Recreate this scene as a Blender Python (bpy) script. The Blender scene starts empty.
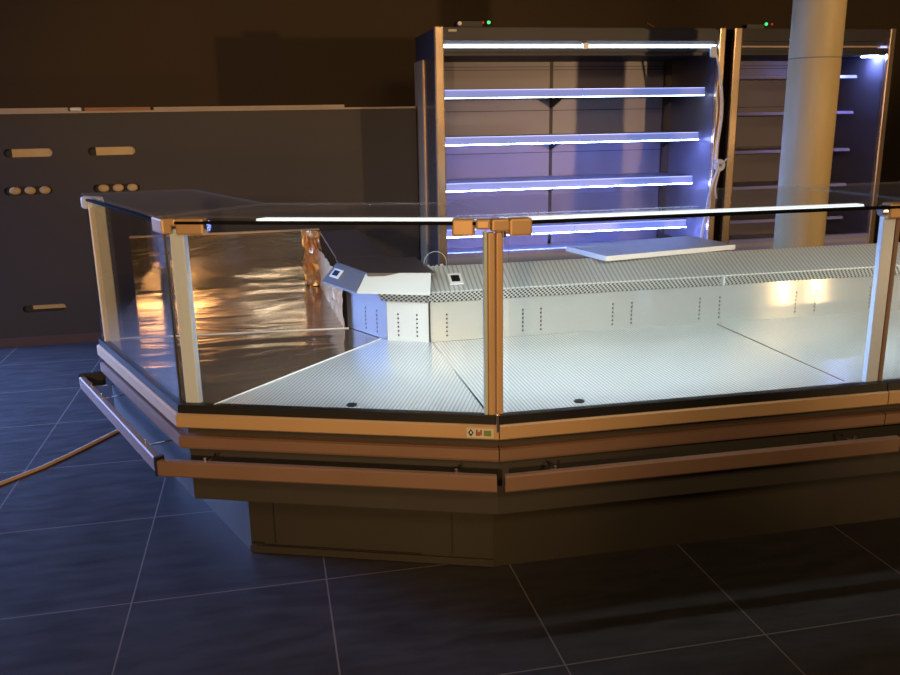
import bpy, bmesh, math, random
from mathutils import Vector, Matrix
random.seed(7)
S = bpy.context.scene
COL = S.collection

# ---------------------------------------------------------------- camera
F = 850.0
pitch = math.radians(14.6); roll = math.atan(.0165); yaw = 0.2069
fw = Vector((math.sin(yaw)*math.cos(pitch), math.cos(yaw)*math.cos(pitch), -math.sin(pitch)))
r0 = Vector((math.cos(yaw), -math.sin(yaw), 0)); u0 = r0.cross(fw)
rt = math.cos(roll)*r0 - math.sin(roll)*u0; up = math.cos(roll)*u0 + math.sin(roll)*r0
cd = bpy.data.cameras.new('camera'); cam = bpy.data.objects.new('camera', cd); COL.objects.link(cam)
cd.sensor_width = 36; cd.lens = F/900*36; cd.clip_start = .02; cd.clip_end = 60
m = Matrix((rt, up, -fw)).transposed().to_4x4(); m.translation = Vector((0, 0, 1.444)); cam.matrix_world = m
S.camera = cam

# ---------------------------------------------------------------- world, lights, exposure
w = bpy.data.worlds.new('dim_room'); S.world = w; w.use_nodes = True
w.node_tree.nodes['Background'].inputs[0].default_value = (.05, .035, .02, 1)
w.node_tree.nodes['Background'].inputs[1].default_value = .3
S.view_settings.view_transform = 'Standard'; S.view_settings.look = 'None'
S.view_settings.exposure = 0.0; S.view_settings.gamma = 1; S.view_settings.use_curve_mapping = False

def area(name, loc, target, sx, sy, power, color, spread=180):
    l = bpy.data.lights.new(name, 'AREA'); l.shape = 'RECTANGLE'; l.size = sx; l.size_y = sy
    l.energy = power; l.color = color; l.spread = math.radians(spread)
    o = bpy.data.objects.new(name, l); COL.objects.link(o); o.location = loc
    o.rotation_euler = (Vector(target)-Vector(loc)).to_track_quat('-Z', 'Y').to_euler()
    return o
def spot(name, loc, target, power, color, angle, r, blend=.3):
    l = bpy.data.lights.new(name, 'SPOT'); l.energy = power; l.color = color
    l.spot_size = math.radians(angle); l.spot_blend = blend; l.shadow_soft_size = r
    o = bpy.data.objects.new(name, l); COL.objects.link(o); o.location = loc
    o.rotation_euler = (Vector(target)-Vector(loc)).to_track_quat('-Z', 'Y').to_euler()
    return o
WARM = (1, .62, .29); BLUE = (.25, .41, 1.0); COOL = (.86, .96, 1.0)
# dusk light through the glazed side door (blue), and the warm work lamps behind the photographer
area('door_daylight', (-3.85, 5.3, 1.25), (-1.3, 4.5, 0), 2.2, 1.9, 150, BLUE, 70)
spot('work_lamp_right', (4.75, -1.1, 1.58), (2.8, 5.2, 3.4), 430, WARM, 64, .06, .25)
spot('work_lamp_low', (4.68, -.95, .42), (2.0, 3.08, .72), 62, WARM, 26, .03, .5)
spot('work_lamp_low', (5.02, -.95, .42), (2.15, 3.08, .72), 62, WARM, 26, .03, .5)
spot('work_lamp_left', (-1.3, -2.4, 1.75), (-.38, 3.2, .85), 470, WARM, 41, .06, .6)
area('added_warm_fill', (1.2, -2.2, 3.1), (1.6, 3.5, 1.2), 1.2, .6, 58, (1, .66, .34), 150)  # added warm fill without a fixture, lifts walls, partition and column
# counter LED lines
area('counter_led', (1.17, 2.27, 1.15), (1.17, 2.62, .6), 1.1, .03, 5.8, COOL, 120)
area('counter_led', (.19, 2.43, 1.15), (.36, 2.85, .6),   .85, .03, 3.7, COOL, 120)
area('counter_led', (2.42, 2.27, 1.15), (2.42, 2.62, .6), 1.1, .03, 4.8, COOL, 120)

# ---------------------------------------------------------------- materials
MATS = {}
def mat(name, col, rough=.5, metal=0, emit=None, es=1, bump=None, noise=None, spec=.5, aniso=0):
    """bump=(kind, scale, strength, distance) ; noise=(scale, amount)"""
    m = bpy.data.materials.new(name); m.use_nodes = True; nt = m.node_tree; N = nt.nodes; L = nt.links
    p = N['Principled BSDF']
    p.inputs['Base Color'].default_value = (*col, 1); p.inputs['Roughness'].default_value = rough
    p.inputs['Metallic'].default_value = metal; p.inputs['Specular IOR Level'].default_value = spec
    if aniso: p.inputs['Anisotropic'].default_value = aniso
    if emit: p.inputs['Emission Color'].default_value = (*emit, 1); p.inputs['Emission Strength'].default_value = es
    tc = N.new('ShaderNodeTexCoord')
    if noise:
        n = N.new('ShaderNodeTexNoise'); n.inputs['Scale'].default_value = noise[0]; n.inputs['Detail'].default_value = 5
        L.new(tc.outputs['Object'], n.inputs['Vector'])
        mx = N.new('ShaderNodeMix'); mx.data_type = 'RGBA'
        a = noise[1]
        mx.inputs[6].default_value = (*[c*(1-a) for c in col], 1); mx.inputs[7].default_value = (*[min(1, c*(1+a)) for c in col], 1)
        L.new(n.outputs['Fac'], mx.inputs[0]); L.new(mx.outputs[2], p.inputs['Base Color'])
        mr = N.new('ShaderNodeMapRange'); mr.inputs[3].default_value = max(.02, rough-.08); mr.inputs[4].default_value = min(1, rough+.08)
        L.new(n.outputs['Fac'], mr.inputs[0]); L.new(mr.outputs[0], p.inputs['Roughness'])
    if bump:
        kind, sc, st, di = bump
        if kind == 'noise':
            t = N.new('ShaderNodeTexNoise'); t.inputs['Scale'].default_value = sc; t.inputs['Detail'].default_value = 3; out = t.outputs['Fac']
            L.new(tc.outputs['Object'], t.inputs['Vector'])
        else:
            t = N.new('ShaderNodeTexWave'); t.wave_type = 'BANDS'; t.bands_direction = kind; t.inputs['Scale'].default_value = sc; out = t.outputs['Fac']
            L.new(tc.outputs['Object'], t.inputs['Vector'])
        b = N.new('ShaderNodeBump'); b.inputs['Strength'].default_value = st; b.inputs['Distance'].default_value = di
        L.new(out, b.inputs['Height']); L.new(b.outputs[0], p.inputs['Normal'])
    MATS[name] = m; return m

def ribbed(name, col, ang, pitch_, rough, metal, dark=.75):
    """painted steel pressed into fine parallel ribs (pitch_ in metres, running at ang)"""
    m = mat(name, col, rough, metal); nt = m.node_tree; N = nt.nodes; L = nt.links; p = N['Principled BSDF']
    tc = N.new('ShaderNodeTexCoord'); mp = N.new('ShaderNodeMapping'); mp.inputs['Rotation'].default_value[2] = -ang
    L.new(tc.outputs['Object'], mp.inputs[0])
    sx = N.new('ShaderNodeSeparateXYZ'); L.new(mp.outputs[0], sx.inputs[0])
    mu = N.new('ShaderNodeMath'); mu.operation = 'MULTIPLY'; mu.inputs[1].default_value = 2*math.pi/pitch_; L.new(sx.outputs[0], mu.inputs[0])
    sn = N.new('ShaderNodeMath'); sn.operation = 'SINE'; L.new(mu.outputs[0], sn.inputs[0])
    mr = N.new('ShaderNodeMapRange'); mr.inputs[1].default_value = -1; mr.inputs[2].default_value = 0; L.new(sn.outputs[0], mr.inputs[0])
    mx = N.new('ShaderNodeMix'); mx.data_type = 'RGBA'
    mx.inputs[6].default_value = (*[c*dark for c in col], 1); mx.inputs[7].default_value = (*col, 1)
    L.new(mr.outputs[0], mx.inputs[0]); L.new(mx.outputs[2], p.inputs['Base Color'])
    b = N.new('ShaderNodeBump'); b.inputs['Strength'].default_value = .25; b.inputs['Distance'].default_value = .002
    L.new(mr.outputs[0], b.inputs['Height']); L.new(b.outputs[0], p.inputs['Normal'])
    return m

def perforated(name, col, pitch_):
    m = mat(name, col, .4, .3); nt = m.node_tree; N = nt.nodes; L = nt.links; p = N['Principled BSDF']
    tc = N.new('ShaderNodeTexCoord'); sx = N.new('ShaderNodeSeparateXYZ'); L.new(tc.outputs['Object'], sx.inputs[0])
    def comb(a, b, c, op='ADD'):
        ad = N.new('ShaderNodeMath'); ad.operation = op; L.new(a, ad.inputs[0])
        sc = N.new('ShaderNodeMath'); sc.operation = 'MULTIPLY'; sc.inputs[1].default_value = c; L.new(b, sc.inputs[0]); L.new(sc.outputs[0], ad.inputs[1])
        mu = N.new('ShaderNodeMath'); mu.operation = 'MULTIPLY'; mu.inputs[1].default_value = 2*math.pi/pitch_; L.new(ad.outputs[0], mu.inputs[0])
        sn = N.new('ShaderNodeMath'); sn.operation = 'SINE'; L.new(mu.outputs[0], sn.inputs[0]); return sn.outputs[0]
    a = comb(sx.outputs[0], sx.outputs[2], 1.1); b = comb(sx.outputs[0], sx.outputs[2], -1.1)
    pr = N.new('ShaderNodeMath'); pr.operation = 'ADD'; L.new(a, pr.inputs[0]); L.new(b, pr.inputs[1])
    gt = N.new('ShaderNodeMapRange'); gt.inputs[1].default_value = -.1; gt.inputs[2].default_value = .3; L.new(pr.outputs[0], gt.inputs[0])
    mx = N.new('ShaderNodeMix'); mx.data_type = 'RGBA'; mx.inputs[6].default_value = (*col, 1); mx.inputs[7].default_value = (.03, .03, .035, 1)
    L.new(gt.outputs[0], mx.inputs[0]); L.new(mx.outputs[2], p.inputs['Base Color'])
    return m

def glass(name, tint=(.985, .988, .982), rough=.0, haze=.0, refl=1.0):
    m = bpy.data.materials.new(name); m.use_nodes = True; nt = m.node_tree; N = nt.nodes; L = nt.links
    N.remove(N['Principled BSDF']); out = N['Material Output']
    t = N.new('ShaderNodeBsdfTransparent'); t.inputs[0].default_value = (*tint, 1)
    g = N.new('ShaderNodeBsdfGlossy'); g.inputs['Roughness'].default_value = rough; g.inputs['Color'].default_value = (1, 1, 1, 1)
    fr = N.new('ShaderNodeFresnel'); fr.inputs[0].default_value = 1.45
    # both faces of the slab bend alike: use the outward-side Fresnel value for front and back faces
    ge = N.new('ShaderNodeNewGeometry'); mm = N.new('ShaderNodeMath'); mm.operation = 'MULTIPLY_ADD'
    mm.inputs[1].default_value = 1/1.45-1.45; mm.inputs[2].default_value = 1.45
    L.new(ge.outputs['Backfacing'], mm.inputs[0]); L.new(mm.outputs[0], fr.inputs[0])
    rf = N.new('ShaderNodeMath'); rf.operation = 'MULTIPLY'; rf.inputs[1].default_value = refl; L.new(fr.outputs[0], rf.inputs[0])
    mx = N.new('ShaderNodeMixShader'); L.new(rf.outputs[0], mx.inputs[0]); L.new(t.outputs[0], mx.inputs[1]); L.new(g.outputs[0], mx.inputs[2])
    df = N.new('ShaderNodeBsdfDiffuse'); df.inputs[0].default_value = (.6, .58, .55, 1)
    m2 = N.new('ShaderNodeMixShader'); m2.inputs[0].default_value = haze; L.new(mx.outputs[0], m2.inputs[1]); L.new(df.outputs[0], m2.inputs[2])  # pale diffuse share paints the brown reflected haze on the top glass
    L.new(m2.outputs[0], out.inputs[0]); MATS[name] = m; return m

def film_mat(name, col, scale, strength, rough):
    m = mat(name, col, rough, 1.0); nt = m.node_tree; N = nt.nodes; L = nt.links; p = N['Principled BSDF']
    tc = N.new('ShaderNodeTexCoord'); mp = N.new('ShaderNodeMapping'); mp.inputs['Scale'].default_value = (.6, 1.8, 3.2)
    L.new(tc.outputs['Object'], mp.inputs[0])
    t = N.new('ShaderNodeTexNoise'); t.inputs['Scale'].default_value = scale; t.inputs['Detail'].default_value = 2.0
    t.inputs['Distortion'].default_value = 1.2
    L.new(mp.outputs[0], t.inputs['Vector'])
    b = N.new('ShaderNodeBump'); b.inputs['Strength'].default_value = strength; b.inputs['Distance'].default_value = .03
    L.new(t.outputs['Fac'], b.inputs['Height']); L.new(b.outputs[0], p.inputs['Normal'])
    return m

def floor_mat():
    m = mat('slate_floor_tiles', (.03, .03, .035), .42); nt = m.node_tree; N = nt.nodes; L = nt.links; p = N['Principled BSDF']
    tc = N.new('ShaderNodeTexCoord'); mp = N.new('ShaderNodeMapping'); mp.inputs['Location'].default_value = (-.103+12*.6, -.1+12*.6, 0)
    L.new(tc.outputs['Object'], mp.inputs[0])
    br = N.new('ShaderNodeTexBrick'); br.offset = 0; br.squash = 1
    br.inputs['Scale'].default_value = 1; br.inputs['Brick Width'].default_value = .6; br.inputs['Row Height'].default_value = .6
    br.inputs['Mortar Size'].default_value = .0026; br.inputs['Mortar Smooth'].default_value = .2
    L.new(mp.outputs[0], br.inputs['Vector'])
    n = N.new('ShaderNodeTexNoise'); n.inputs['Scale'].default_value = 9; n.inputs['Detail'].default_value = 8; n.inputs['Roughness'].default_value = .65
    st = N.new('ShaderNodeMapping'); st.inputs['Scale'].default_value = (.6, 2.2, 1); L.new(tc.outputs['Object'], st.inputs[0]); L.new(st.outputs[0], n.inputs['Vector'])
    cr = N.new('ShaderNodeValToRGB'); cr.color_ramp.elements[0].position = .3; cr.color_ramp.elements[1].position = .75
    cr.color_ramp.elements[0].color = (.026, .024, .026, 1); cr.color_ramp.elements[1].color = (.052, .05, .054, 1)
    L.new(n.outputs['Fac'], cr.inputs[0])
    mx = N.new('ShaderNodeMix'); mx.data_type = 'RGBA'; mx.inputs[7].default_value = (.17, .14, .125, 1)
    L.new(br.outputs['Fac'], mx.inputs[0]); L.new(cr.outputs[0], mx.inputs[6]); L.new(mx.outputs[2], p.inputs['Base Color'])
    mr = N.new('ShaderNodeMapRange'); mr.inputs[3].default_value = .34; mr.inputs[4].default_value = .6; L.new(n.outputs['Fac'], mr.inputs[0]); L.new(mr.outputs[0], p.inputs['Roughness'])
    b = N.new('ShaderNodeBump'); b.inputs['Strength'].default_value = .12; b.inputs['Distance'].default_value = .001
    L.new(n.outputs['Fac'], b.inputs['Height']); L.new(b.outputs[0], p.inputs['Normal'])
    return m

M_floor = floor_mat()
M_wall = mat('brown_painted_wall', (.085, .058, .030), .85, noise=(1.2, .12), bump=('noise', 60, .1, .002))
M_ceil = mat('dark_ceiling', (.05, .045, .04), .9, noise=(2, .1))
M_part = mat('dark_laminate', (.052, .044, .038), .6, noise=(1.5, .08))
M_base = mat('brown_skirting', (.10, .06, .055), .5, noise=(4, .1))
M_foam = mat('tan_board', (.80, .60, .33), .8, noise=(14, .15))
M_wood1 = mat('pale_board', (.50, .40, .30), .7, noise=(9, .2)); M_wood2 = mat('orange_board', (.42, .2, .08), .7, noise=(9, .2))
M_trim = mat('champagne_aluminium', (.62, .40, .21), .5, .25, noise=(6, .05))
M_bump = mat('grey_bumper_profile', (.27, .16, .105), .5, .25, noise=(5, .08))
M_body = mat('dark_grey_panel', (.050, .043, .034), .55, .1, noise=(3, .1))
M_recess = mat('black_recess', (.012, .011, .011), .6, noise=(4, .1))
M_plinth = mat('grey_brown_kick_panel', (.042, .035, .023), .55, .15, noise=(2.5, .12))
M_blackmatte = mat('matte_black_seal', (.008, .008, .008), .9, noise=(8, .1), spec=.1)
M_black = mat('black_plastic', (.012, .012, .013), .45, noise=(8, .1))
M_post = mat('cream_post', (1.0, .86, .62), .4, 0, noise=(3, .04))
M_postw = mat('satin_aluminium', (.78, .88, 1.0), .35, .05, noise=(3, .04))
M_hinge = mat('matte_hinge_cover', (.66, .42, .22), .45, .35, noise=(5, .05))
M_chrome = mat('bright_steel', (.8, .8, .8), .22, 1.0, noise=(5, .04))
M_white = mat('white_enamel', (.70, .74, .73), .35, .15, noise=(3, .04))
M_deck0 = ribbed('ribbed_deck', (.70, .76, .76), 0, .012, .22, .45, .62)
M_deckc = ribbed('ribbed_deck_centre', (.70, .76, .76), math.radians(-22.5), .012, .22, .45, .6)
M_ledge = ribbed('ribbed_ledge', (.62, .66, .65), 0, .018, .4, .2, .6)
M_tray = ribbed('ribbed_tray', (.50, .54, .58), math.radians(16), .012, .35, .4)
M_grille = perforated('perforated_grille', (.66, .68, .63), .0175)
M_riser = mat('brushed_riser', (.60, .62, .58), .14, .6)
def brushed(m, a=1.0):   # horizontal brushing spreads highlights up and down
    nt = m.node_tree; c = nt.nodes.new('ShaderNodeCombineXYZ'); c.inputs[2].default_value = 1
    p = nt.nodes['Principled BSDF']; nt.links.new(c.outputs[0], p.inputs['Tangent']); p.inputs['Anisotropic'].default_value = a
brushed(M_riser)
M_film = film_mat('wrinkled_film_on_steel', (.42, .32, .22), 2.2, .22, .13)
M_film.node_tree.nodes['Principled BSDF'].inputs['Metallic'].default_value = .8
M_filmc = film_mat('crumpled_film', (.88, .58, .28), 5, .4, .32)
M_filmc.node_tree.nodes['Principled BSDF'].inputs['Metallic'].default_value = .5
M_steeldark = mat('smooth_dark_steel', (.20, .17, .15), .3, .6, noise=(2, .06))
M_glass = glass('clear_glass'); M_glasst = glass('tinted_top_glass', (.96, .965, .96), haze=.07, refl=.07)
M_green = mat('green_glass_edge', (.55, .64, .58), .2, 0, noise=(4, .05))
M_led = mat('led_tape', (.9, .95, .95), .4, emit=(.88, .97, 1.0), es=1.0)
M_fled = mat('cool_led_tube', (.9, .95, 1), .4, emit=(.62, .80, 1.0), es=9)
M_fled2 = mat('blue_white_led', (.8, .85, 1), .4, emit=(.26, .36, 1.0), es=80)
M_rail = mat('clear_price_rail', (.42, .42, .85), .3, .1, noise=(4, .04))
M_raillit = mat('price_rail_painted_glow', (.28, .34, .62), .3, .1, emit=(.26, .36, 1.0), es=.45)  # emission puts the shelf LEDs' light into the rail colour
M_redge = mat('lit_rail_edge', (.62, .68, .9), .3, .1, emit=(.45, .52, 1.0), es=1.3)  # emission paints the bright edges of the rails
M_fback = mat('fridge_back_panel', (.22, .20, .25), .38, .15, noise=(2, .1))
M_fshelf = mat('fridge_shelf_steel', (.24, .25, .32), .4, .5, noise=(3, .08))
M_fside = mat('fridge_side_dark', (.22, .17, .13), .25, .7, noise=(2, .1))
M_upr = mat('polished_upright', (.82, .62, .42), .25, .85, noise=(3, .04))
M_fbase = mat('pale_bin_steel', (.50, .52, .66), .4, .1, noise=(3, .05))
M_stile = mat('warm_steel_stile', (.80, .56, .32), .32, .5, noise=(3, .04))
M_canopy = mat('fridge_canopy', (.045, .042, .05), .5, noise=(2, .1))
M_concd = mat('column_joint', (.30, .26, .18), .7, noise=(6, .1))
M_cable = mat('white_cable', (.95, .97, 1.0), .5, noise=(9, .05))
M_copper = mat('tan_cable', (.62, .40, .24), .5, noise=(9, .1))
M_conc = mat('concrete_column', (.66, .50, .25), .5, noise=(6, .2), bump=('noise', 9, .15, .01))
for n in list(M_conc.node_tree.nodes):
    if n.type == 'TEX_NOISE':   # streaks run down the shaft
        mp = M_conc.node_tree.nodes.new('ShaderNodeMapping'); mp.inputs['Scale'].default_value = (1.6, 1.6, .25)
        M_conc.node_tree.links.new(n.inputs['Vector'].links[0].from_socket, mp.inputs[0]); M_conc.node_tree.links.new(mp.outputs[0], n.inputs['Vector'])
M_gled = mat('green_indicator', (.1, .8, .3), .4, emit=(.05, .9, .25), es=1.5)
M_rled = mat('red_indicator', (.6, .05, .03), .4, emit=(.8, .04, .02), es=.35)
M_paper = mat('paper_sticker', (.62, .6, .5), .7, noise=(20, .08))
M_wpl = mat('white_plastic', (.85, .88, .88), .4, noise=(8, .03))
M_red = mat('red_print', (.35, .06, .02), .6, noise=(90, .2)); M_grn = mat('green_print', (.2, .26, .08), .6, noise=(90, .2))
M_win = mat('dusk_pane', (.1, .15, .4), .3, emit=(.16, .22, .75), es=.5)
M_wframe = mat('pale_window_frame', (.7, .72, .8), .4, emit=None)

# ---------------------------------------------------------------- helpers
def tag(o, label, cat, group=None):
    o['label'] = label; o['category'] = cat
    if group: o['group'] = group
    return o
def thing(name, label, cat, loc=(0, 0, 0), group=None):
    o = bpy.data.objects.new(name, None); COL.objects.link(o); o.location = loc; o.empty_display_size = .1
    return tag(o, label, cat, group)
def obj(name, bm, m, parent=None, smooth=False, bevel=0):
    me = bpy.data.meshes.new(name); bmesh.ops.recalc_face_normals(bm, faces=bm.faces); bm.to_mesh(me); bm.free()
    me.materials.append(m); o = bpy.data.objects.new(name, me); COL.objects.link(o)
    if smooth: me.shade_smooth()
    if parent: 
        o.parent = parent
        q = parent; off = Vector()
        while q: off += Vector(q.location); q = q.parent
        me.transform(Matrix.Translation(-off))
    if bevel:
        b = o.modifiers.new('bevel', 'BEVEL'); b.width = bevel; b.segments = 2; b.limit_method = 'ANGLE'; b.angle_limit = math.radians(40)
    return o
def struct(name, bm, m, **k):
    o = obj(name, bm, m, **k); o['kind'] = 'structure'; return o
def hexa(bm, p):   # eight corners: bottom loop 4, top loop 4
    v = [bm.verts.new(q) for q in p]
    for f in ((0, 1, 2, 3), (4, 5, 6, 7), (0, 1, 5, 4), (1, 2, 6, 5), (2, 3, 7, 6), (3, 0, 4, 7)): bm.faces.new([v[i] for i in f])
def box(x0, x1, y0, y1, z0, z1, bm=None):
    bm = bm or bmesh.new()
    hexa(bm, [(x0, y0, z0), (x1, y0, z0), (x1, y1, z0), (x0, y1, z0), (x0, y0, z1), (x1, y0, z1), (x1, y1, z1), (x0, y1, z1)]); return bm
def prism(poly, z0, z1, bm=None):
    bm = bm or bmesh.new()
    a = [bm.verts.new((p[0], p[1], z0)) for p in poly]; b = [bm.verts.new((p[0], p[1], z1)) for p in poly]
    bm.faces.new(a); bm.faces.new(b)
    for i in range(len(a)): j = (i+1) % len(a); bm.faces.new((a[i], a[j], b[j], b[i]))
    return bm
def obox(c, d, L_, W, z0, z1, bm=None):
    """box centred on plan point c, long axis d"""
    d = Vector(d).normalized(); n = Vector((-d.y, d.x)); c = Vector(c)
    P = [c-d*L_/2-n*W/2, c+d*L_/2-n*W/2, c+d*L_/2+n*W/2, c-d*L_/2+n*W/2]
    return prism([(p.x, p.y) for p in P], z0, z1, bm)
def cyl(c, r, z0, z1, n=32, bm=None):
    return prism([(c[0]+r*math.cos(2*math.pi*i/n), c[1]+r*math.sin(2*math.pi*i/n)) for i in range(n)], z0, z1, bm)
def tube(pts, r, n=8, bm=None, closed=False):
    bm = bm or bmesh.new(); P = [Vector(p) for p in pts]; rings = []
    for i, p in enumerate(P):
        if closed: t = P[(i+1) % len(P)]-P[i-1]
        else: t = P[min(i+1, len(P)-1)]-P[max(i-1, 0)]
        t.normalize(); a = t.cross(Vector((.3, .2, .93)));
        if a.length < .2: a = t.cross(Vector((1, 0, 0)))
        a.normalize(); b = t.cross(a)
        rings.append([bm.verts.new(p+a*r*math.cos(2*math.pi*k/n)+b*r*math.sin(2*math.pi*k/n)) for k in range(n)])
    m_ = len(rings)
    for i in range(m_ if closed else m_-1):
        A, B = rings[i], rings[(i+1) % m_]
        for k in range(n): bm.faces.new((A[k], A[(k+1) % n], B[(k+1) % n], B[k]))
    if not closed: bm.faces.new(rings[0]); bm.faces.new(rings[-1])
    return bm
def smoothpath(pts, k=6):
    P = [Vector(p) for p in pts]; out = []
    for i in range(len(P)-1):
        p0, p1, p2, p3 = P[max(i-1, 0)], P[i], P[i+1], P[min(i+2, len(P)-1)]
        for j in range(k):
            t = j/k
            out.append(.5*((2*p1)+(p2-p0)*t+(2*p0-5*p1+4*p2-p3)*t*t+(3*p1-p0-3*p2+p3)*t**3))
    return out+[P[-1]]
def offpath(path, d):
    P = [Vector(p) for p in path]; out = []
    for i, p in enumerate(P):
        ns = []
        if i > 0: t = (P[i]-P[i-1]).normalized(); ns.append(Vector((t.y, -t.x)))
        if i < len(P)-1: t = (P[i+1]-P[i]).normalized(); ns.append(Vector((t.y, -t.x)))
        if len(ns) == 1: out.append(p+ns[0]*d)
        else:
            b = (ns[0]+ns[1]).normalized(); out.append(p+b*d/max(.3, b.dot(ns[0])))
    return out
def sweep(path, i0, i1, profile, t0=0, t1=0, bm=None):
    """closed (offset, height) profile run along path[i0..i1] with mitred corners; t0/t1 shorten the ends"""
    bm = bm or bmesh.new(); rings = [[] for _ in range(i0, i1+1)]
    for d, z in profile:
        q = offpath(path, d); q = [Vector(a) for a in q[i0:i1+1]]
        if t0: q[0] = q[0]+(q[1]-q[0]).normalized()*t0
        if t1: q[-1] = q[-1]+(q[-2]-q[-1]).normalized()*t1
        for k, a in enumerate(q): rings[k].append(bm.verts.new((a.x, a.y, z)))
    n = len(profile)
    for A, B in zip(rings, rings[1:]):
        for k in range(n): bm.faces.new((A[k], A[(k+1) % n], B[(k+1) % n], B[k]))
    bm.faces.new(rings[0]); bm.faces.new(rings[-1]); return bm
def rect(d0, d1, z0, z1): return [(d0, z0), (d1, z0), (d1, z1), (d0, z1)]
def plate_holes(name, W, H, holes, th, m, mw, parent=None):
    """upright plate W x H (local x, y) with holes (lists of 2D points), thickness th along local z, placed by matrix mw"""
    cu = bpy.data.curves.new(name, 'CURVE'); cu.dimensions = '2D'; cu.fill_mode = 'BOTH'; cu.extrude = th/2
    for pts in [[(0, 0), (W, 0), (W, H), (0, H)]]+holes:
        sp = cu.splines.new('POLY'); sp.points.add(len(pts)-1)
        for k, q in enumerate(pts): sp.points[k].co = (q[0], q[1], 0, 1)
        sp.use_cyclic_u = True
    t = bpy.data.objects.new('tmp', cu); COL.objects.link(t)
    dg = bpy.context.evaluated_depsgraph_get(); me = bpy.data.meshes.new_from_object(t.evaluated_get(dg)); bpy.data.objects.remove(t)
    bm = bmesh.new(); bm.from_mesh(me); bm.transform(mw); return obj(name, bm, m, parent)
def capsule(cx, cy, w_, h_, n=8):
    r = h_/2; out = []
    for k in range(n+1): a = -math.pi/2+math.pi*k/n; out.append((cx+w_/2-r+r*math.cos(a), cy+r*math.sin(a)))
    for k in range(n+1): a = math.pi/2+math.pi*k/n; out.append((cx-w_/2+r+r*math.cos(a), cy+r*math.sin(a)))
    return out
def upright(origin, dirx):
    """matrix: local x along plan direction dirx, local y up, local z = horizontal normal"""
    d = Vector((dirx[0], dirx[1], 0)).normalized(); u = Vector((0, 0, 1)); n = d.cross(u)
    M = Matrix((d, u, n)).transposed().to_4x4(); M.translation = Vector(origin); return M

# ---------------------------------------------------------------- room shell
struct('floor', box(-4.0, 7.1, -4.6, 7.8, -.05, 0), M_floor)
struct('ceiling', box(-4.0, 7.1, -4.6, 7.8, 3.3, 3.36), M_ceil)
struct('wall_back', box(-4.0, 7.1, 7.7, 7.8, 0, 3.3), M_wall)
struct('wall_right', box(7.0, 7.1, -4.6, 7.7, 0, 3.3), M_wall)
struct('wall_front', box(-4.0, 7.0, -4.6, -4.5, 0, 3.3), M_wall)
bm = box(-4.1, -4.0, -4.6, 4.3, 0, 3.3); box(-4.1, -4.0, 7.5, 7.8, 0, 3.3, bm); box(-4.1, -4.0, 4.3, 7.5, 2.4, 3.3, bm)
struct('wall_left', bm, M_wall)
wn = struct('door_1', box(-4.06, -4.04, 4.3, 7.5, 0, 2.4), M_win)
fr = bmesh.new()
for a in ((4.3, 4.37, 0, 2.4), (7.43, 7.5, 0, 2.4), (5.87, 5.93, 0, 2.4), (4.3, 7.5, 0, .06), (4.3, 7.5, 2.33, 2.4)): box(-4.04, -3.98, *a, fr)
obj('door_frame', fr, M_wframe, wn)

# low partition with slotted cutouts
PX0, PX1, PY = -2.1, 1.04, 5.98
pt = thing('slotted_partition', 'low dark laminate partition with slotted handle cutouts left of the refrigerators', 'partition', (PX0, PY, 0))
holes = []; rows = [(-1.47, 1.26, 1), (-.966, 1.26, 1), (-1.50, 1.022, 2), (-.962, 1.022, 2), (-1.50, .25, 3)]
for cx, cz, k in rows: holes.append(capsule(cx-PX0, cz-.06, .29 if k < 3 else .27, .052 if k != 3 else .046))
plate_holes('panel', PX1-PX0, 1.44, holes, .02, M_part, upright((PX0, PY, .06), (1, 0)), pt)
obj('skirting', box(PX0, PX1, PY-.02, PY+.03, 0, .06), M_base, pt)
obj('backing', box(PX0, PX1, PY+.06, PY+.08, .0, 1.5), M_part, pt)
obj('capping', box(PX0, PX1, PY-.02, PY+.1, 1.5, 1.512), M_wood1, pt)
for cx, cz, k in rows:
    if k == 1: obj('slot_filler', prism([(cx-.10, PY+.012), (cx+.155, PY+.012), (cx+.155, PY+.03), (cx-.10, PY+.03)], cz-.027, cz+.027), M_foam, pt)
    if k == 2:
        for q, xx in enumerate((-.085, .005, .095)):
            bm = bmesh.new(); bmesh.ops.create_uvsphere(bm, u_segments=14, v_segments=8, radius=1, matrix=Matrix.Translation((cx+xx, PY+.022, cz)) @ Matrix.Diagonal((.036, .018, .026, 1)))
            obj('slot_plug', bm, M_foam, pt, smooth=True)
    if k == 3: obj('slot_filler', box(cx-.075, cx+.14, PY+.012, PY+.03, cz-.008, cz+.03), M_foam, pt)
# boards lying on the partition
for x0, x1, h, mm, lb in ((-1.63, -1.20, .022, M_wood1, 'short grey-brown board on the partition top, farthest left'),
                          (-1.10, -.70, .020, M_wood2, 'orange-brown board lying in the middle of the partition top'),
                          (-.68, .55, .018, M_wood1, 'long pale board on the partition top nearest the refrigerator')):
    tag(obj('wooden_board', box(x0, x1, PY-.015, PY+.075, 1.5125, 1.5125+h), mm), lb, 'board', 'boards on the partition')
tag(obj('plaster_lump', box(-1.19, -1.12, PY-.015, PY+.04, 1.5125, 1.535), M_wpl, bevel=.008), 'small white scrap between the boards on the partition top', 'scrap')

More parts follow.
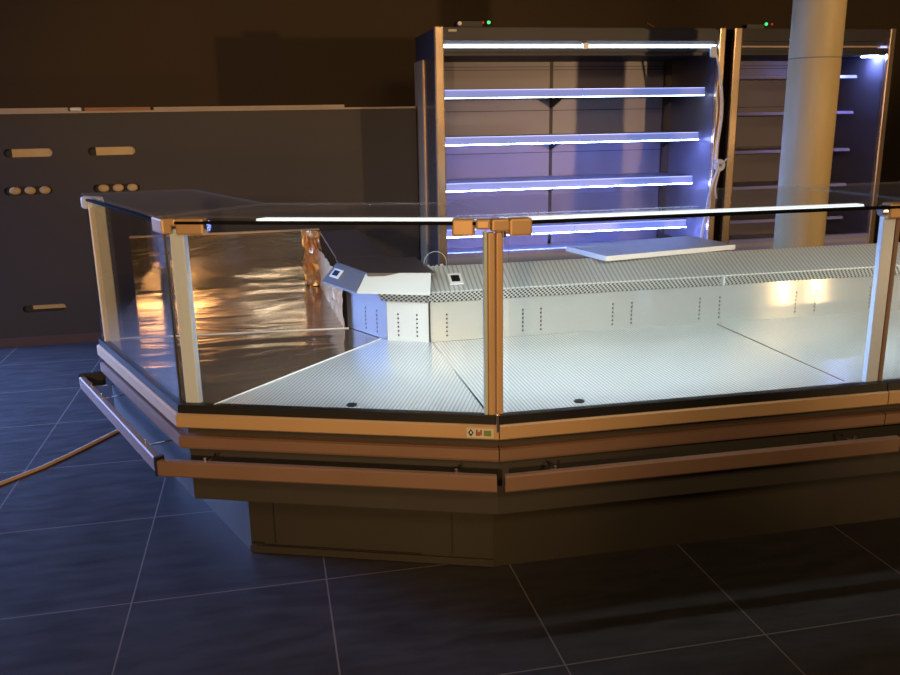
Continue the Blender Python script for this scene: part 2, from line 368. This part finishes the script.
# ---------------------------------------------------------------- counter geometry
FP = [(-.69, 4.45), (-.69, 3.5), (-.305, 2.567), (.605, 2.225), (1.865, 2.212), (3.03, 2.21)]
RP = [(.25, 4.45), (.29, 3.42), (.418, 3.161), (.566, 3.085), (1.865, 3.08), (3.03, 3.08)]
BACK = 3.42; LB = .48
def bodypoly(i0, i1, d, back): return [tuple(p) for p in offpath(FP, d)[i0:i1+1]]+back
def common(t, i0, i1, back, backp):
    obj('body', prism(bodypoly(i0, i1, -.022, back), .29, .585), M_body, t)
    obj('plinth', prism(bodypoly(i0, i1, -.225, backp), 0, .29), M_plinth, t)
def trims(t, a, b, t0=0, t1=0):
    obj('upper_trim', sweep(FP, a, b, [(-.022, .54), (.012, .54), (.016, .544), (.016, .581), (.010, .585), (-.022, .585)], t0, t1), M_trim, t)
    obj('lower_trim', sweep(FP, a, b, [(-.022, .472), (.010, .472), (.012, .478), (.012, .508), (.004, .512), (-.022, .512)], t0, t1), M_bump, t)
    obj('gasket', sweep(FP, a, b, rect(-.02, .006, .585, .611), t0, t1), M_black, t)
def bumper(t, a, b, t0, t1, n=2):
    p = obj('bumper', sweep(FP, a, b, [(.07, .412), (.09, .412), (.094, .417), (.094, .458), (.09, .462), (.074, .462), (.07, .457)], t0, t1), M_bump, t)
    c0 = Vector(offpath(FP, .03)[a]); c1 = Vector(offpath(FP, .03)[b]); d = (c1-c0).normalized(); nn = Vector((d.y, -d.x))
    fr_ = [.12+.76*i/(n-1) for i in range(n)] if n < 3 else [.14, .3, .86]
    for f in fr_:
        c = c0.lerp(c1, f)
        bm = obox(c+nn*.005, nn, .085, .006, .450, .454)
        cyl((c+nn*.049), .004, .452, .474, 10, bm)
        obj('bumper_bracket', bm, M_chrome, t)
def pane(t, a, b, t0, t1, z0=.605, z1=1.1700): return obj('glass_pane', sweep(FP, a, b, rect(-.012, -.004, z0, z1), t0, t1), M_glass, t)
def riser(t, a, b, m_, cols=(), z0=.61, z1=.785, film=False):
    A = Vector(RP[a]); B = Vector(RP[b]); L_ = (B-A).length
    hs = []
    for s in cols:
        for k in range(6): hs.append([(s+.0042*math.cos(q*math.pi/4), .022+.0165*k+.0042*math.sin(q*math.pi/4)) for q in range(8)])
    o = plate_holes('riser', L_, z1-z0, hs, .004, m_, upright((A.x, A.y, z0), B-A), t)
    if hs: obj('riser_backing', sweep(RP, a, b, rect(-.03, -.02, z0, z1)), M_recess, t)
    return o
def ledge(t, a, b, m_, t0=0, t1=0, g=True):
    obj('ledge', sweep(RP, a, b, [(.05, .811), (.05, .815), (-.09, .886), (-.09, .877), (.03, .80)], t0, t1), m_, t)
    if g: obj('grille', sweep(RP, a, b, [(.047, .810), (.014, .768), (.006, .768), (.03, .810)], t0, t1), M_grille, t)

# --- corner display counter ---
cc = thing('corner_display_counter', 'angled glass corner counter at the left end, with wedge deck and cream end post', 'display counter', (0, 3.0, 0))
common(cc, 1, 3, [(.585, BACK), (LB, BACK), (LB, 3.5)], [(.64, 3.3), (.3, 3.3), (.3, 3.5)])
trims(cc, 1, 2); trims(cc, 2, 3)
bumper(cc, 1, 2, 0, .0, 3); bumper(cc, 2, 3, 0, .012)
# end return of the side bumper
q0 = offpath(FP, .0)[1]; q1 = offpath(FP, .094)[1]
obj('bumper_return', prism([(q0.x+.0, q0.y-.0), (q1.x, q1.y), (q1.x, q1.y+.015), (q0.x, q0.y+.015)], .415, .47), M_black, cc)
obj('bumper_end_cap', obox(offpath(FP, .082)[2]+Vector((-.004, .006)), (1, -1), .012, .03, .413, .472), M_black, cc)
pane(cc, 1, 2, .01, .01); pane(cc, 2, 3, .02, .035)
D1 = (-.20, 2.535)
obj('side_deck', prism([offpath(FP, -.02)[1], offpath(FP, -.02)[2], D1, (.40, 3.19), (.418, 3.161), (.29, 3.42)], .588, .608), M_film, cc)
dk = obj('centre_deck', prism([D1, (.585, 2.25), (.575, 3.085), (.566, 3.085), (.418, 3.161), (.40, 3.19)], .588, .610), M_deckc, cc)
obj('deck_joint', tube([(-.20, 2.535, .611), (.395, 3.185, .611)], .0025, 6), M_wpl, cc)
obj('deck_joint', tube([(-.66, 3.48, .609), (.29, 3.40, .609)], .003, 6), M_wpl, cc)
def drain(x, y, t): 
    bm = cyl((x, y), .016, .61, .613, 20); obj('drain', bm, M_black, t)
drain(.205, 2.425, cc)
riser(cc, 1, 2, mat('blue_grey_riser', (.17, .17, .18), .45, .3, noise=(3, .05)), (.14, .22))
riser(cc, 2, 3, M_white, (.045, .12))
obj('riser_seam', box(.566, .571, 3.075, 3.081, .612, .786), M_black, cc)
def slope(name, q, th, m_, t):   # q: four plan points with heights, thickness downwards
    bm = bmesh.new(); hexa(bm, [(a, b, c-th) for a, b, c in q]+list(q)); return obj(name, bm, m_, t)
slope('ledge', [(.1903, 3.3759, .815), (.2952, 3.1166, .815), (.3431, 3.1528, .8779), (.2506, 3.3916, .882)], .008, mat('smooth_ledge', (.20, .195, .19), .45, .35, noise=(3, .05)), cc)
slope('ledge_cover_plate', [(.300, 3.095, .819), (.555, 2.985, .819), (.568, 3.0256, .888), (.340, 3.121, .8836)], .006, M_white, cc)
obj('grille', sweep(RP, 2, 3, [(.046, .811), (.014, .768), (.006, .768), (.03, .811)], -.01, .004), M_grille, cc)
obj('worktop', prism([(.258, 3.5), (.258, 3.378), (.345, 3.104), (.585, 3.035), (.578, BACK), (LB, BACK), (LB, 3.5)], .874, .886), M_steeldark, cc)
obj('back_panel', prism([(.585, BACK-.02), (.585, BACK), (LB, BACK), (LB, 3.5), (LB-.02, 3.5), (LB-.02, BACK-.02)], .585, .874), M_body, cc)
def topglass(t, i, j, dep, t0, t1): return obj('top_glass', sweep(FP, i, j, rect(-dep, .004, 1.1740, 1.1820), t0, t1), M_glasst, t)
obj('top_glass', prism([offpath(FP, .004)[1], offpath(FP, .004)[2], (-.01, 2.84), (-.29, 3.54)], 1.1740, 1.1820), M_glasst, cc)
obj('top_glass', prism([offpath(FP, .004)[2], offpath(FP, .004)[3], (.575, 2.63), (-.01, 2.84)], 1.1738, 1.1818), M_glasst, cc)
def edge(t, a, b, t0, t1): obj('edge_profile', sweep(FP, a, b, rect(-.012, .002, 1.1560, 1.1645), t0, t1), M_blackmatte, t)
def led(t, a, b, t0, t1):
    p = obj('led_holder', sweep(FP, a, b, rect(-.075, -.03, 1.1580, 1.1630), t0, t1), M_postw, t)
    obj('led_tape', sweep(FP, a, b, rect(-.070, -.034, 1.1635, 1.1685), t0, t1), M_led, p)
edge(cc, 1, 2, 0, 0); edge(cc, 2, 3, 0, 0); led(cc, 2, 3, .26, .10)

def hinge(t, c, d, L_, z0=1.1250, z1=1.1730, w_=.04, m_=None): return obj('hinge', obox(c, d, L_, w_, z0, z1), m_ or M_hinge, t, bevel=.006)
d12 = (Vector(FP[3])-Vector(FP[2])).normalized(); n12 = Vector((d12.y, -d12.x))
d01 = (Vector(FP[2])-Vector(FP[1])).normalized(); n01 = Vector((d01.y, -d01.x))
# end post at the far left and corner post
P0 = Vector(FP[1]); P1 = Vector(FP[2]); P2 = Vector(FP[3]); P3 = Vector(FP[4])
obj('glass_edge', obox(P1+Vector((.006, .010)), (0, 1), .008, .006, .61, 1.1700), M_black, cc)
post0 = obj('post', obox(P0+Vector((.055, -.05)), (1, .1), .058, .025, .60, 1.1500), M_post, cc, bevel=.003)
obj('hinge', obox(P0+Vector((.04, -.04)), (1, -.35), .085, .035, 1.1250, 1.1730), M_postw, cc, bevel=.012)
obj('post', obox(P1+Vector((.044, .018)), d12, .044, .028, .60, 1.1400), M_postw, cc, bevel=.003)
hinge(cc, P1+d12*.085-n12*.02, d12, .085)
hinge(cc, P1-d01*.03-n01*.01, d01, .10, 1.1280, 1.1730, .03)
hinge(cc, P1+d12*.02-n12*.012, d12, .05, 1.1500, 1.1730, .03)
obj('hinge_screw', tube([tuple((P1+d12*.12-n12*.02))+(1.1500,), tuple((P1+d12*.137-n12*.02))+(1.1500,)], .016, 14), M_chrome, cc)
# maker's badge on the upper trim by the front corner
bd = P2-d12*.055
def onface(s0, s1, z0, z1, d0=.016, d1=.0175, base=P2):
    a = base+d12*s0+n12*d0; b = base+d12*s1+n12*d0; c = base+d12*s1+n12*d1; e = base+d12*s0+n12*d1
    return prism([(a.x, a.y), (b.x, b.y), (c.x, c.y), (e.x, e.y)], z0, z1)
bg = obj('badge', onface(-.090, -.012, .547, .576), M_paper, cc)
def facepoly(pts, d0, d1, m_, name, par):
    bm = bmesh.new(); A = []; B = []
    for s, z in pts:
        a = P2+d12*s+n12*d0; b = P2+d12*s+n12*d1; A.append(bm.verts.new((a.x, a.y, z))); B.append(bm.verts.new((b.x, b.y, z)))
    bm.faces.new(A); bm.faces.new(B)
    for i in range(len(A)): j = (i+1) % len(A); bm.faces.new((A[i], A[j], B[j], B[i]))
    return obj(name, bm, m_, par)
facepoly([(-.086, .562), (-.078, .5735), (-.070, .562), (-.078, .5505)], .0175, .0182, M_black, 'diamond_mark', bg)
facepoly([(-.081, .563), (-.077, .568), (-.074, .562), (-.078, .558)], .0182, .0188, M_wpl, 'diamond_mark', bg)
for s0, s1, z0, z1 in ((-.063, -.058, .553, .571), (-.057, -.052, .553, .566), (-.051, -.046, .555, .571)): facepoly([(s0, z0), (s1, z0), (s1, z1), (s0, z1)], .0175, .0182, M_red, 'red_mark', bg)
facepoly([(-.040, .553), (-.019, .553), (-.019, .570), (-.040, .570)], .0175, .0182, M_grn, 'green_mark', bg)

kp = offpath(FP, -.222)
ka, kb = Vector(kp[2]), Vector(kp[3]); kd = (kb-ka).normalized(); kn = Vector((kd.y, -kd.x))
def kick(s0, s1, z0, z1, d, m_, name):
    a = ka+kd*s0; b = ka+kd*s1; return obj(name, prism([tuple(a), tuple(b), tuple(b+kn*d), tuple(a+kn*d)], z0, z1), m_, cc)
kick(0, .84, .003, .028, .006, M_plinth, 'kick_strip')
kick(.005, .05, .034, .040, .0022, M_black, 'kick_gap'); kick(.05, .60, .031, .0335, .0022, M_black, 'kick_gap')
kick(.088, .091, .04, .285, .0018, M_recess, 'panel_seam'); kick(.70, .702, .04, .285, .0018, M_recess, 'panel_seam')

# --- straight modules ---
def straight(label, i, x0, x1, cols, t1, joint):
    t = thing('straight_display_counter', label, 'display counter', ((x0+x1)/2, 2.8, 0), 'straight glass display counters')
    bx = FP[i+1][0]
    common(t, i, i+1, [(bx, BACK), (x0+.01, BACK)], [(bx, 3.3), (x0+.06, 3.3)])
    trims(t, i, i+1, .003, 0); bumper(t, i, i+1, .012 if i == 3 else .008, .004)
    pane(t, i, i+1, .03, .012)
    obj('deck', box(x0, x1, 2.24, 3.08, .588, .610), M_deck0, t)
    obj('deck_joint', box(x1-.117, x1-.113, 2.26, 3.06, .610, .6112) if i == 3 else box(x1-.006, x1-.002, 2.26, 3.06, .610, .6112), M_bump, t)
    if i == 3: obj('grille_joint', box(1.745, 1.752, 3.02, 3.045, .776, .81), M_white, t)
    riser(t, i, i+1, M_riser, cols)
    ledge(t, i, i+1, M_ledge, 0, 0)
    obj('worktop', box(x0+.01, bx-.002, 3.178, BACK, .826, .838), M_steeldark, t)
    obj('back_panel', box(x0+.01, bx-.002, BACK-.02, BACK, .585, .826), M_body, t)
    tg = obj('top_glass', prism([(x0+.032, offpath(FP, .004)[i].y), (bx-.002, 2.211), (bx-.002, 2.78), (x0+.002, 2.78)], 1.1740, 1.1820), M_glasst, t)
    edge(t, i, i+1, .002, 0); led(t, i, i+1, .01, t1)
    return t
s1 = straight('straight glass counter right of the front corner post, white ribbed deck under its lights', 3, .578, 1.865,
              (.07, .371, .444, .741, .821, 1.115, 1.203), .12, True)
drain(.872, 2.285, s1)
s2 = straight('straight glass counter cut off by the right edge of the photo', 4, 1.865, 3.03, (.25, .34, .60), .05, True)
# front corner post (twin rod) and its hinges
def rodpost(t, c, dx):
    for s in (-.0115, .0115):
        obj('post', obox(c+Vector((s, 0)), (1, 0), .021, .022, .60, 1.1350), M_trim, t, bevel=.005)
rodpost(s1, P2+Vector((-.003, .022)), 0)
obj('glass_edge', box(P2.x-.036, P2.x-.027, P2.y+.015, P2.y+.03, .61, 1.1400), M_green, cc)
obj('post_clip', box(P2.x-.010, P2.x-.001, P2.y-.018, P2.y-.002, .565, .62), M_chrome, s1, bevel=.002)
hinge(cc, (.521, 2.275), d12, .062); hinge(s1, (.668, 2.235), (1, 0), .064)
hinge(cc, (.568, 2.240), d12, .04, 1.1450, 1.1730, .028); hinge(s1, (.612, 2.235), (1, 0), .05, 1.1380, 1.1730, .03)
obj('hinge_screw', cyl((.625, 2.24), .008, 1.1220, 1.1400, 14), M_chrome, s1)
# right post
obj('post', obox(P3+Vector((-.037, .03)), (1, 0), .042, .02, .60, 1.1300), M_postw, s1, bevel=.002)
obj('post', obox(P3+Vector((-.007, .03)), (1, 0), .016, .022, .60, 1.1300), M_bump, s1, bevel=.002)
hinge(s1, P3+Vector((-.02, .02)), (1, 0), .075); hinge(s2, P3+Vector((.06, .02)), (1, 0), .07)
obj('hinge_screw', tube([(P3.x-.075, P3.y+.02, 1.1500), (P3.x-.058, P3.y+.02, 1.1500)], .016, 14), M_chrome, s1)

# --- counter running away at the back left, still wrapped in film, without its glass ---
fm = thing('unglazed_counter_section', 'film-wrapped steel counter section without glass behind the left corner', 'display counter', (0, 4.0, 0))
common(fm, 0, 1, [(LB, 3.502), (LB, 4.45)], [(.3, 3.502), (.3, 4.4)])
FMD = prism([(-.67, 3.502), (.285, 3.425), (.248, 4.43), (-.67, 4.43)], .588, .607); obj('deck', FMD, M_film, fm)
obj('end_panel', box(-.68, .25, 4.43, 4.45, .585, .885), M_film, fm)
obj('end_panel_rim', box(-.68, .25, 4.425, 4.452, .885, .893), M_trim, fm)
bm = bmesh.new()   # crumpled protective film hanging over the riser
nu, nv = 26, 10; vs = []
for i in range(nu+1):
    row = []
    for j in range(nv+1):
        a = i/nu; x = .285-.04*a; y = 3.40+1.02*a; z = .605+.20*j/nv
        row.append(bm.verts.new((x-.012+random.uniform(-.006, .004), y, z+random.uniform(-.004, .004))))
    vs.append(row)
for i in range(nu):
    for j in range(nv): bm.faces.new((vs[i][j], vs[i+1][j], vs[i+1][j+1], vs[i][j+1]))
fs = obj('protective_film', bm, M_filmc, fm); sm = fs.modifiers.new('thickness', 'SOLIDIFY'); sm.thickness = .001
bm = bmesh.new(); vs = []
for i in range(13):   # the film gathered at the far end, in front of the end panel
    row = []
    for j in range(11):
        a = i/12; row.append(bm.verts.new((.16+.09*a+random.uniform(-.008, .008), 4.34+.07*(1-a)+random.uniform(-.02, .02), .61+.28*j/10)))
    vs.append(row)
for i in range(12):
    for j in range(10): bm.faces.new((vs[i][j], vs[i+1][j], vs[i+1][j+1], vs[i][j+1]))
fs = obj('protective_film', bm, M_filmc, fm); sm = fs.modifiers.new('thickness', 'SOLIDIFY'); sm.thickness = .001
obj('worktop', prism([(.262, 3.502), (.47, 3.502), (.44, 4.38), (.25, 4.38)], .874, .886), M_steeldark, fm)

# --- small things on the counter ---
def gauge(x, y, z, ang, tilt, label):
    t = thing('thermometer_display', label, 'thermometer', (x, y, z), 'square thermometer displays'); k = (1, 1) if not ang else (1.35, .62)
    t.rotation_euler = (tilt, 0, ang)
    def add(name, m_, a, b, h0, h1):
        me_b = box(-a*k[0], a*k[0], -b*k[1], b*k[1], h0, h1); me = bpy.data.meshes.new(name); bmesh.ops.recalc_face_normals(me_b, faces=me_b.faces); me_b.to_mesh(me); me_b.free()
        me.materials.append(m_); o = bpy.data.objects.new(name, me); COL.objects.link(o); o.parent = t
    add('frame', M_wpl, .026, .032, 0, .005); add('screen', M_black, .016, .019, .005, .0062)
gauge(.672, 3.086, .8475, 0, math.atan(.071/.14), 'small white-framed display on the ribbed ledge beside the front post')
gauge(.2465, 3.321, .8505, math.radians(-68), math.radians(47.3), 'small white-framed display on the smooth ledge in the left corner')
# spare ribbed deck panel
tp = thing('ribbed_panel', 'loose ribbed steel deck panel lying on the ledge behind the counter', 'metal panel', (1.55, 3.28, .8885))
tp.rotation_euler = (0, 0, math.radians(11))
def local(name, bm, m_, t):
    bmesh.ops.recalc_face_normals(bm, faces=bm.faces); me = bpy.data.meshes.new(name); bm.to_mesh(me); bm.free(); me.materials.append(m_)
    o = bpy.data.objects.new(name, me); COL.objects.link(o); o.parent = t; return o
local('panel_top', box(-.315, .315, -.15, .15, .016, .020), M_tray, tp)
bm = box(-.315, .315, -.152, -.148, 0, .020); box(-.315, .315, .148, .152, 0, .020, bm); box(-.317, -.313, -.15, .15, 0, .020, bm); box(.313, .317, -.15, .15, 0, .020, bm)
local('folded_rim', bm, M_white, tp)
local('support_foot', box(-.20, .20, .01, .06, -.0500, .001), M_part, tp)
# clear ring
rg = thing('clear_ring', 'thin clear plastic ring standing behind the ledge left of the front post', 'ring', (.63, 3.26, .838))
N_ = 40
obj('ring', tube([(.63+.045*math.cos(2*math.pi*k/N_), 3.26, .8845+.045*math.sin(2*math.pi*k/N_)) for k in range(N_)], .0013, 6, closed=True), M_green, rg, smooth=True)
bm = tube([(.587, 3.26, .870), (.673, 3.26, .870)], .0012, 6)
for xx, zz, rr in ((-.028, .872, .007), (-.010, .869, .005), (.006, .871, .006), (.026, .872, .008)):
    bmesh.ops.create_icosphere(bm, subdivisions=2, radius=rr, matrix=Matrix.Translation((.63+xx, 3.26, zz)))
obj('beads', bm, M_paper, rg)

# ---------------------------------------------------------------- concrete column
col = thing('round_column', 'round concrete column standing in front of the right refrigerator', 'column', (2.94, 4.3, 0))
bm = bmesh.new(); rings = []
for z, r in ((0, .134), (1.705, .134), (1.71, .1325), (1.716, .1325), (1.721, .134), (3.3, .134)):
    rings.append([bm.verts.new((2.94+r*math.cos(k*math.pi/32), 4.3+r*math.sin(k*math.pi/32), z)) for k in range(64)])
for A, B in zip(rings, rings[1:]):
    for k in range(64): bm.faces.new((A[k], A[(k+1) % 64], B[(k+1) % 64], B[k]))
bm.faces.new(rings[0]); bm.faces.new(rings[-1])
o = obj('shaft', bm, M_conc, col, smooth=True)
obj('seam_band', cyl((2.94, 4.3), .1332, 1.710, 1.716, 64), M_concd, col)

# ---------------------------------------------------------------- refrigerators
def fridge(label, x0, x1, lit, shelves, depthshift=0, two=True):
    Y0, Y1 = 5.3, 6.05; H = 1.965
    t = thing('open_refrigerator', label, 'refrigerator', ((x0+x1)/2, 5.7, 0), 'open refrigerators along the back wall')
    for sx, xa in ((1, x0), (-1, x1)):
        a, b = sorted((xa, xa+sx*.03))
        obj('side_panel', box(a, b, Y0+.03, Y1, 0, 1.80), M_fside, t)
        c0, c1 = sorted((xa-sx*.004, xa+sx*.042))
        obj('front_upright', box(c0-(.012 if sx > 0 else 0), c1, Y0-.01, Y0+.03, 0, H+.005), M_upr, t, bevel=.008)
        obj('rear_upright', box(min(xa-sx*.012, xa+sx*.02), max(xa-sx*.012, xa+sx*.02), Y1-.30, Y1+.01, 0, 1.805), M_stile, t, bevel=.008)
    cp = obj('canopy', prism([(x0, Y0+.03), (x1, Y0+.03), (x1, Y1), (x0, Y1)], 1.80, H), M_canopy, t)
    obj('canopy_fascia', box(x0+.042, x1-.042, Y0+.005, Y0+.03, 1.885, H-.01), M_canopy, cp)
    obj('canopy_lip', box(x0+.042, x1-.042, Y0+.005, Y0+.06, 1.82, 1.842), M_canopy, cp)
    lt = obj('canopy_light', box(x0+.045, x1-.045 if not lit else x1-.06, Y0+.002, Y0+.022, 1.846, 1.864 if lit else 1.856), M_fled if lit else mat('unlit_light_cover', (.75, .6, .55), .3, .2, noise=(4, .05)), cp)
    if lit: obj('light_clip', box((x0+x1)/2-.02, (x0+x1)/2+.02, Y0-.004, Y0+.024, 1.838, 1.872), M_white, lt)
    n = 2 if two else 1; xm = (x0+x1)/2
    segs = [(x0+.03, xm-.012), (xm+.012, x1-.10)] if two else [(x0+.03, x1-.1)]
    for a, b in segs:
        obj('back_panel', box(a, b, Y1-.09, Y1-.07, .50, 1.80), M_fback, t)
        for zz in (1.745, 1.765, 1.47, 1.18): obj('panel_seam', box(a, b, Y1-.0915, Y1-.09, zz, zz+.004), M_black, t)
    obj('side_lining', box(x1-.034, x1-.03, Y0+.04, Y1-.07, .55, 1.80), M_fback, t)
    if not lit:
        obj('end_light', box(x1-.10, x1-.05, Y0+.002, Y0+.03, 1.842, 1.856), M_redge, cp)
        obj('added_blue_light', box(x1-.13, x1-.05, Y0+.07, Y0+.15, 1.790, 1.799), M_fled2, cp)  # added emitter tucked under the canopy, turns the side lining blue
    if two:
        bm = box(xm-.012, xm+.012, Y1-.092, Y1-.075, .55, 1.80)
        obj('slotted_rail', bm, M_black, t)
    obj('slotted_rail', box(x1-.10, x1-.085, Y1-.092, Y1-.075, .55, 1.80), M_black, t)
    obj('back_corner_panel', box(x1-.085, x1-.03, Y1-.09, Y1-.07, .50, 1.80), M_fside, t)
    # lower cabinet and bin
    obj('base_cabinet', box(x0+.03, x1-.03, Y0+.03, Y1-.07, 0, .52), M_fbase, t)
    obj('bin_lip', box(x0+.03, x1-.03, Y0+.0, Y0+.06, .50, .585), M_fbase, t)
    obj('bin_edge', box(x0+.03, x1-.03, Y0-.006, Y0+.0, .56, .588), M_rail, t)
    if not lit:
        for a, b in ((x0+.07, x0+.36), (x0+.78, x1-.06)): obj('lit_lip_strip', box(a, b, Y0-.012, Y0-.006, .47, .535), M_rail, t)  # lavender strips paint the lit stretches of the bin lip
    for k, (z, yy) in enumerate(shelves):
        parts = [(x0+.035, xm+.03-.002), (xm+.03+.002, x1-.055-.012*k)] if two else [(x0+.035, x1-.07)]
        for a, b in parts:
            sh = obj('shelf', box(a, b, yy+.02, Y1-.10, z+.008, z+.024), M_fshelf, t)
            rl = bmesh.new(); zb = -.020 if lit else .004; hexa(rl, [(a, yy, z+zb), (b, yy, z+zb), (b, yy+.014, z+zb), (a, yy+.014, z+zb), (a, yy+.008, z+.024), (b, yy+.008, z+.024), (b, yy+.02, z+.024), (a, yy+.02, z+.024)])
            obj('price_rail', rl, M_raillit if lit else M_rail, sh)
            if lit: obj('rail_edge', box(a, b, yy+.002, yy+.012, z+.0245, z+.0275), M_redge, sh)
            if lit:
                obj('shelf_light', box(a, b, yy+.001, yy+.018, z-.026, z-.0205), M_fled2 if k else M_fled, sh)
        if two:
            for xx in (xm, x1-.093):
                bm = bmesh.new()
                v = [(xx-.006, Y1-.09, z), (xx-.006, Y1-.09, z-.09), (xx-.006, yy+.2, z+.002), (xx-.006, yy+.2, z+.008), (xx-.006, Y1-.09, z+.008)]
                A = [bm.verts.new(q) for q in v]; B = [bm.verts.new((q[0]+.012, q[1], q[2])) for q in v]
                bm.faces.new(A); bm.faces.new(B)
                for i in range(5): j = (i+1) % 5; bm.faces.new((A[i], A[j], B[j], B[i]))
                obj('shelf_bracket', bm, M_black, t)
    return t
f1 = fridge('tall open refrigerator with five lit shelf lines, left one at the back wall', 1.062, 2.961, True,
            ((1.575, 5.42), (1.285, 5.45), (.99, 5.48), (.685, 5.51)))
obj('control_box', box(1.20, 1.36, 5.34, 5.45, 1.965, 2.005), M_black, f1, bevel=.004)
cb = obj('indicator_light', box(1.385, 1.405, 5.33, 5.345, 1.985, 2.003), M_gled, f1, bevel=.006)
obj('indicator_light', box(1.352, 1.364, 5.33, 5.34, 1.985, 2.0), M_rled, f1, bevel=.004)
obj('knob', tube([(1.208, 5.31, 1.985), (1.208, 5.34, 1.985)], .012, 12), M_post, f1)
obj('sticker', box(1.135, 1.185, 5.301, 5.304, 1.937, 1.951), M_paper, f1)
tag(obj('orange_glint', tube([(2.44, 5.36, 1.995), (2.47, 5.36, 1.985), (2.50, 5.37, 1.975)], .006, 6), M_wood2), 'small orange glint, shaped as a solid piece, on top of the left refrigerator', 'scrap')  # a glint of light, modelled as a small orange tube
f2 = fridge('unlit open refrigerator partly behind the round column, right one at the back wall', 3.04, 4.215, False,
            ((1.655, 5.55), (1.41, 5.55), (1.15, 5.55), (.90, 5.55), (.66, 5.55)), two=False)
obj('indicator_light', box(3.262, 3.28, 5.33, 5.345, 1.985, 2.003), M_gled, f2, bevel=.006)
obj('indicator_light', box(3.305, 3.318, 5.33, 5.34, 1.985, 2.0), M_rled, f2, bevel=.004)
obj('control_box', prism([(3.14, 5.35), (3.25, 5.33), (3.25, 5.42), (3.14, 5.42)], 1.965, 1.992), M_black, f2)

# white cable knotted on the upright
def knot(c, r, n, k):
    out = []
    for i in range(n):
        a = i/n*2*math.pi
        out.append((c[0]+r*.55*(math.sin(a)+.9*math.sin(2*a+k)), c[1]+.012*math.sin(3*a), c[2]+r*(math.cos(a)-.8*math.cos(2*a))*.55))
    return out
cb = thing('white_cable', 'white cable knotted and hanging down the gap between the two refrigerators', 'cable', (2.92, 5.26, .6))
bm = tube(smoothpath([(2.87, 5.27, 1.85), (2.915, 5.262, 1.70), (2.95, 5.26, 1.45), (2.925, 5.255, 1.17), (2.94, 5.25, 1.09), (2.90, 5.255, .95), (2.87, 5.26, .75), (2.855, 5.27, .575)]), .008)
obj('hanging_lead', bm, M_cable, cb, smooth=True)
bm = bmesh.new()
for tx, tz, rr in ((0.5, .3, .030), (-.6, .5, .026), (.1, -.7, .028), (1.0, .1, .024)):
    A_ = Vector((math.cos(tx), .25, math.sin(tx))).normalized(); B_ = Vector((-math.sin(tx)*math.cos(tz), math.sin(tz), math.cos(tx))).normalized()
    tube([Vector((2.945, 5.24, 1.10))+A_*rr*1.2*math.cos(2*math.pi*k/24)+B_*rr*math.sin(2*math.pi*k/24) for k in range(24)], .010, 8, bm, True)
obj('knot', bm, M_cable, cb, smooth=True)
obj('loose_end', tube(smoothpath([(2.95, 5.25, 1.06), (2.93, 5.25, .95), (2.945, 5.255, .88)]), .006), M_cable, cb, smooth=True)
obj('loose_end', tube(smoothpath([(2.97, 5.25, 1.10), (2.99, 5.25, 1.13), (3.03, 5.26, 1.15)]), .006), M_cable, cb, smooth=True)
obj('plug', prism([(2.845, 5.25), (2.885, 5.25), (2.885, 5.28), (2.845, 5.28)], 1.78, 1.85), M_wpl, cb, bevel=.01)

# tan cable across the floor
tag(obj('tan_cable', tube(smoothpath([(-1.9, 2.8, .006), (-1.159, 3.563, .006), (-.975, 3.78, .006), (-.771, 4.106, .006), (-.60, 4.35, .006)], 8), .0085), M_copper, smooth=True),
    'thin tan cable lying across the dark floor tiles at the left', 'cable')
